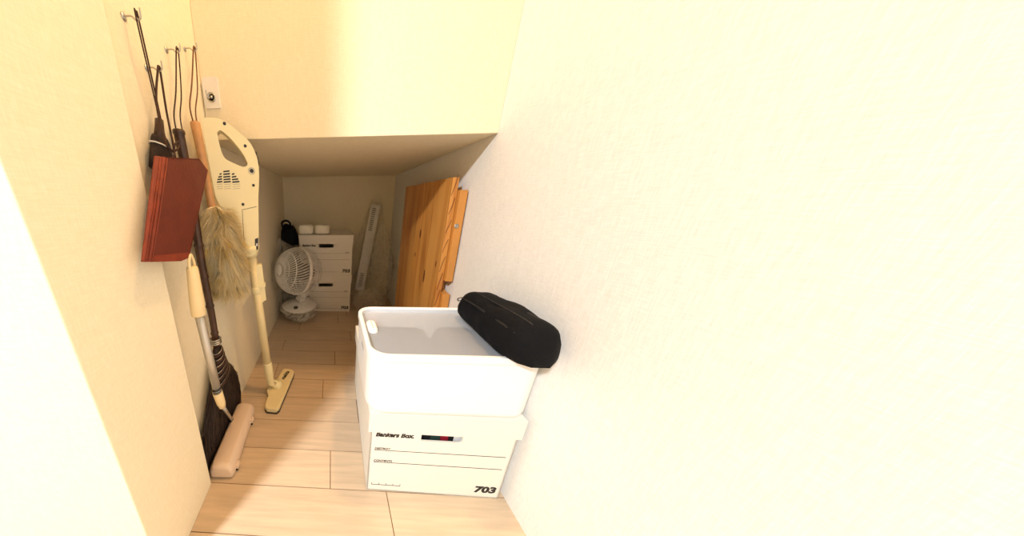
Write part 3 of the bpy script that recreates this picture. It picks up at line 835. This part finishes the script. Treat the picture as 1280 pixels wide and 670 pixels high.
# ------------------------------------------------------------------ dustpan and hand brush
def dustpan():
    X = -.2885
    q = lambda u, v, dx=0: onX(u, v, X+dx)
    TL, TM, TR, CR, BR, BR2, BL = q(194.5, 194.5, -.01), q(208, 196.5), q(249, 198.5), q(260, 213), q(236.5, 322), q(226, 326.5), q(178, 327.5, -.004)
    t = thing('dustpan', (X, .47, .60), 'reddish brown folded paper dustpan hanging on the left wall near the doorway edge', 'dustpan')
    nrm = V((1, 0, 0))
    ML = q(189.5, 327.5)
    def slab(name, loop, th, mat, bev=.0012):
        bm = B(); a = [bm.verts.new(p) for p in loop]; b = [bm.verts.new(p-nrm*th) for p in loop]
        bm.faces.new(a); bm.faces.new(b[::-1]); n = len(loop)
        for i in range(n): bm.faces.new([a[i], b[i], b[(i+1) % n], a[(i+1) % n]])
        return obj(name, bm, mat, t, bevel=bev)
    slab('pan_back', [TM, TR, CR, BR, BR2, ML], .0025, M['red'])
    # folded left side wall, turning away from the room side
    slab('side_fold', [TL, TM+V((.0004, 0, 0)), ML+V((.0004, 0, 0)), BL], .0035, M['redfold'])
    # crease ridges on the fold
    bm = B()
    for k in (.35, .62, 1.0):
        a = TL.lerp(TM, k); b = BL.lerp(ML, k)
        tube(bm, [a+V((.0012, 0, -.002)), a.lerp(b, .5)+V((.0017, .0008, 0)), b+V((.0012, 0, .002))], .0011, 6)
    obj('fold_crease', bm, M['redfold'], t, smooth=True)
    # top, right and corner rims folded toward the wall, making the tray depth
    bm = B(); dep = .018
    rim = [TM, TR, CR, BR]
    for a, b in zip(rim, rim[1:]):
        vs = [bm.verts.new(a), bm.verts.new(b), bm.verts.new(b-nrm*dep), bm.verts.new(a-nrm*dep)]
        bm.faces.new(vs)
    bmesh.ops.remove_doubles(bm, verts=bm.verts, dist=1e-5)
    o = obj('tray_rim', bm, M['red'], t); s = o.modifiers.new('s', 'SOLIDIFY'); s.thickness = .002
    # darker band along the scoop edge
    bm = B(); e = [ML.lerp(TM, .055), BR.lerp(CR, .055), BR, BR2, ML]
    a = [bm.verts.new(p+V((.0006, 0, 0))) for p in e]; b = [bm.verts.new(p-V((.003, 0, 0))) for p in e]
    bm.faces.new(a); bm.faces.new(b[::-1])
    for i in range(5): bm.faces.new([a[i], b[i], b[(i+1) % 5], a[(i+1) % 5]])
    obj('edge_band', bm, M['redfold'], t)
    # cord with a bow going up to its hook
    k = q(217, 190, -.016); hk = hook((XL, .535, .965), (1, 0, 0), 'small metal hook on the left wall above the red-brown dustpan')
    bm = B()
    tube(bm, bez([q(219, 197.5, -.012), k, q(207, 178, -.018), (k+hk)/2+V((-.01, -.01, .01)), hk+V((0, -.003, 0)), hk+V((0, 0, .003)), hk+V((0, .003, 0)), (k+hk)/2+V((-.006, .01, 0)), k+V((0, .003, .004)), q(216, 197.5, -.012)], 6), .0021, 8)
    tube(bm, bez([k, q(219, 180, -.012), q(223, 177, -.012)], 5), .0017, 6)
    tube(bm, bez([k, q(222, 186, -.010), q(224, 180, -.012)], 5), .0017, 6)
    obj('hanging_cord', bm, M['cord'], t, smooth=True, label='dark brown cord tied in a knot')
dustpan()
def hand_brush():
    X = -.335
    q = lambda u, v, dx=0: onX(u, v, X+dx)
    t = thing('hand_brush', q(203, 200), 'small dark bristle hand brush hanging behind the red-brown dustpan', 'brush')
    a, b, c, d = q(199, 150), q(200, 172), q(202, 182), q(204, 215)
    ax = (a-d).normalized(); sd = V((0, 1, 0)); sd = (sd-ax*sd.dot(ax)).normalized(); fw = sd.cross(ax)
    def ring(p, w, dp, n=20): return [p+sd*w*math.cos(2*math.pi*k/n)+fw*dp*math.sin(2*math.pi*k/n) for k in range(n)]
    bm = B(); loft(bm, [ring(d, .036, .011), ring(d.lerp(c, .5), .031, .012), ring(c, .025, .012), ring(b.lerp(c, .5), .022, .012), ring(b, .017, .011)])
    obj('bristle_head', bm, M['bristlecore'], t, smooth=True)
    bm = B(); tube(bm, [b-ax*.004, b+ax*.01, a.lerp(b, .4), a], [.012, .009, .008, .0075], 12); obj('handle', bm, M['darkwood'], t, smooth=True)
    bm = B(); tube(bm, ring(q(201, 184), .0262, .0132, 24), .0013, 6, closed=True); obj('white_stitching', bm, M['whitep'], t, smooth=True, label='pale thread round the bristles')
    hk = hook((XL, .50, 1.02), (1, 0, 0), 'small metal hook on the left wall nearest the doorway edge')
    bm = B(); tube(bm, bez([a-ax*.01+sd*.006, a+ax*.012+sd*.003, hk+V((0, .003, 0)), hk+V((0, 0, .003)), hk-V((0, .003, 0)), a+ax*.012-sd*.003, a-ax*.01-sd*.006], 6), .0014, 6); obj('hanging_loop', bm, M['cord'], t, smooth=True)
hand_brush()

# ------------------------------------------------------------------ long-handled floor sweeper
def sweeper():
    X = -.288
    top = onX(240, 333, X); g1 = onX(248.5, 393, X); j0 = onX(275.0, 501, X); 
    ax = (top-g1).normalized()
    t = thing('floor_sweeper', (-.285, .54, 0), 'floor sweeper with cream grip, silver pole and beige block head, leaning by the broom', 'floor sweeper')
    bm = B(); tube(bm, [g1-ax*.002, g1, g1+ax*.03, top-ax*.012, top-ax*.004, top], [.0135, .0150, .0150, .0118, .0112, .009], 18); obj('grip', bm, M['grip'], t, smooth=True)
    sd = V((0, 1, 0)); sd = (sd-ax*sd.dot(ax)).normalized()
    bm = B(); tube(bm, bez([top-sd*.0085-ax*.010, top-sd*.0085+ax*.008, top-sd*.003+ax*.022, top+sd*.003+ax*.022, top+sd*.0085+ax*.008, top+sd*.0085-ax*.010], 6), .0032, 8); obj('hanging_eye', bm, M['grip'], t, smooth=True)
    ax2 = (g1-j0).normalized()
    c1 = onX(272.0, 491, X)
    bm = B(); tube(bm, [g1+ax*.01, c1], .0098, 18); obj('pole', bm, M['alu'], t, smooth=True, label='silver pole')
    bm = B(); tube(bm, [c1+ax2*.018, c1+ax2*.003], .0112, 18); obj('pole_collar', bm, M['black'], t, smooth=True, label='black collar with thin silver rings')
    bm = B()
    for k in (.006, .012): tube(bm, [c1+ax2*(k), c1+ax2*(k+.0012)], .0116, 18)
    obj('collar_ring', bm, M['steel'], t, smooth=True)
    j1 = onX(278, 508, X)
    bm = B(); tube(bm, [c1+ax2*.004, c1, c1.lerp(j1, .7), j1], [.0118, .012, .011, .0085], 18); obj('pole_socket', bm, M['grip'], t, smooth=True)
    # block head on the floor: long axis roughly along the wall
    a = onZ(298, 508, .045); b = onZ(264, 584, .045)
    P0 = V((-.3035, .652, 0)); P1 = V((-.2965, .432, 0))
    d = (P0-P1).normalized(); s = V((d.y, -d.x, 0)); L = (P0-P1).length; w = .0335
    c = (P0+P1)/2
    mt = frame(V((c.x, c.y, 0)), d, s*-1, V((0, 0, 1)))   # x along, y toward wall, z up
    mt = Matrix(((d.x, s.x, 0, c.x), (d.y, s.y, 0, c.y), (0, 0, 1, 0), (0, 0, 0, 1)))
    prof = [(-w, .006), (-w, .030), (-w+.010, .046), (-.002, .051), (w-.012, .046), (w-.002, .034), (w, .022), (w, .006)]
    bm = B(); loft(bm, [[mt @ V((x, y*k, .006+(z-.006)*k2)) for y, z in prof] for x, k, k2 in ((-L/2, .80, .72), (-L/2+.004, .93, .9), (-L/2+.015, 1, 1), (0, 1, 1), (L/2-.015, 1, 1), (L/2-.004, .93, .9), (L/2, .80, .72))])
    obj('head_cover', bm, M['beige'], t, smooth=False, bevel=.003, label='beige block head cover')
    bm = B(); box(bm, (-L/2+.01, -w+.004, .0012), (L/2-.01, w-.004, .008), mt); obj('head_underside', bm, M['rubber'], t)
    for xx in (.062, -.082):
        bm = B(); box(bm, (xx-.008, w-.003, .010), (xx+.008, w+.007, .024), mt); obj('release_tab', bm, M['beige'], t, bevel=.002)
        bm = B(); box(bm, (xx-.008, w-.003, .004), (xx+.006, w+.0045, .0095), mt); obj('tab_pad', bm, M['black'], t)
    # pivot joining pole and head
    pv = mt @ V((.035, -.020, .046))
    bm = B(); tube(bm, [j1+ax2*.004, j1.lerp(pv, .6), pv], [.0055, .005, .0045], 12); obj('swivel_rod', bm, M['steel'], t, smooth=True)
    bm = B(); lathe(bm, [(0, 0), (.008, .0), (.008, .006), (.005, .009), (0, .009)], Matrix.Translation(pv-V((0, 0, .006))), 16); obj('pivot_socket', bm, M['black'], t, smooth=True)
sweeper()

# ------------------------------------------------------------------ stick vacuum cleaner
def vacuum():
    Bq = V((-.2545, .765, .055))
    Bq = onZ(338, 478, .05)
    Tq = V((-.286, .672, .92))
    up = (Tq-Bq).normalized(); vv = V((.93, .37, 0)).normalized(); vv = (vv-up*vv.dot(up)).normalized(); n = vv.cross(up)   # n faces the room
    if n.dot(CAMP-Bq) < 0: n = -n
    O = Bq
    def L2(u, v): p = onP(u, v, O, n)-O; return (p.dot(vv), p.dot(up))
    mt = Matrix(((vv.x, up.x, n.x, O.x), (vv.y, up.y, n.y, O.y), (vv.z, up.z, n.z, O.z), (0, 0, 0, 1)))
    W3 = lambda u, v, w=0: mt @ V((*L2(u, v), w))
    t = thing('stick_vacuum', (Bq.x, Bq.y, 0), 'ivory cordless stick vacuum cleaner leaning upright at the recess opening', 'vacuum cleaner')
    outer = [(252.5, 153), (255, 150.3), (259.5, 149.8), (268, 150.0), (275, 151.5), (283, 155.3), (290, 160.3), (302, 170.3), (310.6, 178.4), (315, 185), (318.5, 193), (321.3, 202), (322.8, 216), (322.6, 232), (322.0, 246), (322.2, 262), (322.4, 301), (319.8, 312), (313.5, 318), (306, 317), (299, 309), (290, 288), (281, 268), (275.5, 256), (270, 244), (264, 214), (258, 183)]
    hole = [(272, 168), (274, 165.8), (277.5, 165.8), (289, 175.7), (301.6, 191), (308.3, 203.0), (308.6, 207), (306, 209.0), (301.6, 208.8), (290.9, 204.3), (283, 200.2), (279.5, 196), (277, 190), (274.2, 179)]
    smooth_ = lambda l: [tuple(p.xy) for p in bez([V((*L2(*q), 0)) for q in l+[l[0]]], 3)[:-1]]
    bm = B(); prism(bm, [smooth_(outer), smooth_(hole)], -.022, .022, mt)
    obj('body', bm, M['ivory'], t, bevel=.0125, seg=5)
    zf = .0222
    # ventilation slots
    bm = B(); bm2 = B()
    rows = [(214.6, [(279.5, 287)]), (217.9, [(274.8, 277.4), (279.5, 287.6), (289.8, 293)]), (221.2, [(273.4, 277.8), (279.5, 288), (289.8, 295.3)]), (224.3, [(272.4, 278), (279.7, 288.3), (290, 297.5)]), (227.4, [(271.8, 278.4), (279.9, 288.7), (290.4, 299)])]
    def bar(bm_, x0, x1, y, h, w0, w1):
        p = [L2(x0, y-h/2+.5), L2(x1, y-h/2-.3), L2(x1, y+h/2-.3), L2(x0, y+h/2+.5)]; prism(bm_, [p], w0, w1, mt)
    for y, segs in rows:
        for a, b in segs: bar(bm, a, b, y, 1.7, .0212, zf+.0003)
    obj('vent_slots', bm, M['ink'], t, label='dark ventilation slots')
    for y in (230.3, 233.0, 235.6):
        for a, b in ((272, 279), (280.5, 289), (290.8, 300)): bar(bm2, a, b, y, .35, .0215, zf)
    obj('vent_ribs', bm2, M['inkgrey'], t)
    for u, v, r in ((280.9, 157, .0038), (306, 184, .0038), (313.8, 214.2, .0052), (316.0, 231.7, .0038), (303.3, 254.8, .0040)):
        p = W3(u, v, zf-.0005 if r < .005 else zf); fr = frame(p, vv, up, n)
        bm = B(); lathe(bm, [(0, -.0006), (r, -.0006), (r, .0008), (r*.6, .0009), (0, .0007)], fr, 16); obj('screw', bm, M['black'], t)
    p = W3(313.8, 214.2, zf); bm = B(); tube(bm, [p+(vv*math.cos(k*math.pi/12)+up*math.sin(k*math.pi/12))*.0078 for k in range(24)], .0011, 6, closed=True); obj('screw_ring', bm, M['steel'], t, smooth=True)
    # panel seam of the dust compartment
    bm = B(); tube(bm, [W3(*q, zf) for q in ((320, 257.5), (311, 259.5), (302.5, 261.3), (303.2, 275), (304.5, 295), (307, 311), (317, 313.5))], .0007, 5); obj('panel_seam', bm, M['rubber'], t)
    # black label on the right edge
    bm = B(); prism(bm, [[L2(*q) for q in ((317.9, 297), (321.9, 295.5), (321.9, 309.6), (317.9, 311.4))]], .0205, zf+.0006, mt); obj('label_plate', bm, M['black'], t, label='black maker label')
    bm = B(); prism(bm, [[L2(*q) for q in ((319.2, 302.5), (321.1, 302), (321.1, 305.2), (319.2, 305.8))]], .0215, zf+.0009, mt); obj('label_mark', bm, M['whitep'], t)
    bm = B()
    for q in ((319.4, 192.5), (321.0, 198), (322.0, 203.5)):
        p = W3(*q); box(bm, (p.x-.0025, p.y-.012, p.z-.0055), (p.x+.0022, p.y+.008, p.z+.0055))
    obj('switch_buttons', bm, M['black'], t, bevel=.001)
    bm = B(); p = W3(322.3, 226); box(bm, (p.x-.003, p.y-.01, p.z-.004), (p.x+.001, p.y+.006, p.z+.004)); obj('charge_light', bm, M['black'], t)
    # nose and pipe
    a, b = W3(313.0, 312), W3(338, 478); ax = (a-b).normalized(); Lp = (a-b).length
    bm = B(); tube(bm, [a+ax*.015, a+ax*.002, a-ax*.012, a-ax*.022], [.0285, .028, .021, .0175], 24); obj('nose_cone', bm, M['ivory'], t, smooth=True)
    bm = B(); tube(bm, [a, b+ax*.07], .0142, 24); obj('pipe', bm, M['ivory2'], t, smooth=True)
    for f_ in ((.27, .035),):
        c = a-ax*(Lp*f_[0]); bm = B(); tube(bm, [c+ax*.022, c+ax*.020, c-ax*.0, c-ax*.002], [.0142, .0158, .0158, .0142], 24); obj('pipe_collar', bm, M['ivory'], t, smooth=True)
    bm = B(); tube(bm, [b+ax*.10, b+ax*.095, b+ax*.045, b+ax*.030, b+ax*.0, b-ax*.008], [.0145, .0162, .0170, .0160, .0135, .012], 24); obj('nozzle_neck', bm, M['ivory'], t, smooth=True)
    # crevice tool clipped on the pipe
    c0, c1, c2 = W3(323.0, 330, .002), W3(325.5, 356, .002), W3(329, 380, .002)
    dn = (c1-c0).normalized(); sx = vv
    def qd(p, w, d, k=0): return [p+sx*w-n*d+dn*k, p+sx*w+n*d+dn*k, p-sx*w+n*d, p-sx*w-n*d]
    bm = B(); loft(bm, [qd(c0, .0105, .009), qd(c1, .0125, .010)]); obj('tool_body', bm, M['ivory'], t, bevel=.003)
    bm = B(); loft(bm, [qd(c1-dn*.008, .0155, .012), qd(c1+dn*.006, .0160, .012)]); obj('tool_clip', bm, M['ivory'], t, bevel=.002)
    bm = B(); loft(bm, [qd(c1, .0125, .0095), qd(c2-dn*.014, .0115, .008), qd(c2, .0105, .006, -.018)]); obj('crevice_tip', bm, M['ivory'], t, bevel=.002)
    # floor nozzle
    zt = .022
    out = [(352.9, 461.7), (355, 460.3), (365, 461.8), (367.4, 463.6), (366.8, 467), (348.8, 509), (345.6, 511.8), (333, 510.6), (331.0, 508), (331.4, 504.5), (335.0, 493.8), (333.2, 487.5), (335.5, 481.8), (341, 477.2), (347.5, 471.5)]
    pl = [tuple(onZ(u, v, zt).xy) for u, v in out]
    bm = B(); prism(bm, [pl], .0065, zt); obj('floor_nozzle', bm, M['ivory2'], t, bevel=.0045, seg=3)
    cxm = sum(p[0] for p in pl)/len(pl); cym = sum(p[1] for p in pl)/len(pl)
    bm = B(); prism(bm, [[((x-cxm)*1.015+cxm+.0005, (y-cym)*1.015+cym-.0005) for x, y in pl]], .001, .0072); obj('nozzle_bumper', bm, M['rubber'], t, bevel=.001, label='dark rubber bumper')
    jc = onZ(346.5, 480.5, .028)
    bm = B(); lathe(bm, [(0, -.022), (.018, -.014), (.0215, 0), (.018, .009), (.010, .0145), (0, .016)], Matrix.Translation(jc), 28); obj('swivel_ball', bm, M['ivory'], t, smooth=True)
    bm = B(); tube(bm, [b+ax*.005, b, jc+V((-.006, 0, .002)), jc], [.013, .0135, .014, .012], 20); obj('elbow', bm, M['ivory'], t, smooth=True)
    a0, a1 = onZ(355.0, 474.5, zt+.0003), onZ(362.8, 463.2, zt+.0003)
    dx = (a1-a0).normalized()
    obj('maker_name', text_bm('makita', .0235, frame(a0, dx, V((0, 0, 1)).cross(dx), V((0, 0, 1))), .0003, .0008, .2, 1.12*(a1-a0).length/.08), M['ink'], t, label='black maker name on the nozzle')
    hk = hook((-.3265, YH, .9875), (0, -1, 0), 'small metal hook on the upper wall corner above the vacuum cleaner')
vacuum()

# small details belong to the part they sit on
def nest(root, table):
    kids = list(root.children)
    base = lambda o: o.name.split('.')[0]
    for o in kids:
        for par, names in table.items():
            if base(o) in names:
                p = [k for k in kids if base(k) == par]
                if p: o.parent = p[0]
NEST = {
    'stick_vacuum': {'body': ['vent_slots', 'vent_ribs', 'screw', 'panel_seam', 'label_plate', 'label_mark', 'switch_buttons', 'charge_light', 'screw_ring'], 'floor_nozzle': ['maker_name', 'nozzle_bumper'], 'pipe': ['pipe_collar']},
    'storage_box': {'body': ['printed_logo', 'printed_lines', 'printed_word', 'printed_number']},
    'broom': {'handle': ['hanging_loop', 'wire_collar'], 'bristles': ['binding_wire', 'binding_cord']},
    'wool_duster': {'handle': ['hanging_cord', 'handle_hole']},
    'hand_brush': {'bristle_head': ['white_stitching'], 'handle': ['hanging_loop']},
    'floor_sweeper': {'head_cover': ['release_tab', 'tab_pad', 'pivot_socket'], 'grip': ['hanging_eye'], 'pole': ['pole_collar', 'collar_ring', 'pole_socket']},
    'dustpan': {'pan_back': ['edge_band'], 'side_fold': ['fold_crease']},
    'circulator_fan': {'front_grille': ['hub_cap', 'grille_rim'], 'base': ['power_button'], 'motor_housing': ['fan_blade']},
    'wooden_panel': {'plank_board': ['wood_knot', 'end_grain_line', 'board_joint']},
    'notched_board': {'board': ['screw']},
    'storage_container': {'lid': ['lid_grip']},
    'pouch': {'zip': ['zip_pull'], 'pouch_body': ['seam_piping']},
    'wrapped_pack': {'roll': ['wrapper_seam']},
    'wall_plate': {'socket_ring': ['socket_pin']},
}
for o in [o for o in bpy.data.objects if o.parent is None]:
    k = o.name.split('.')[0]
    if k in NEST: nest(o, NEST[k])

# ------------------------------------------------------------------ lights
def area(name, loc, size, power, col, rot=(0, 0, 0), shape='DISK'):
    l = bpy.data.lights.new(name, 'AREA'); l.shape = shape; l.size = size; l.energy = power; l.color = col
    o = bpy.data.objects.new(name, l); COL.objects.link(o); o.location = loc; o.rotation_euler = rot
    return o
area('room_lamp', (-1.42, -1.35, 2.3), .34, 160, (.955, .985, 1))
area('warm_fill', (.385, .50, 2.34), .10, 13.5, (1, .60, .25))  # added unseen warm fill, set beside the right wall to keep that wall neutral

w = bpy.data.worlds.new('world'); SC.world = w; w.use_nodes = True
w.node_tree.nodes['Background'].inputs[0].default_value = (1, .95, .88, 1); w.node_tree.nodes['Background'].inputs[1].default_value = .05
SC.view_settings.view_transform = 'Standard'; SC.view_settings.look = 'None'
SC.view_settings.exposure = 0; SC.view_settings.gamma = 1; SC.view_settings.use_curve_mapping = False
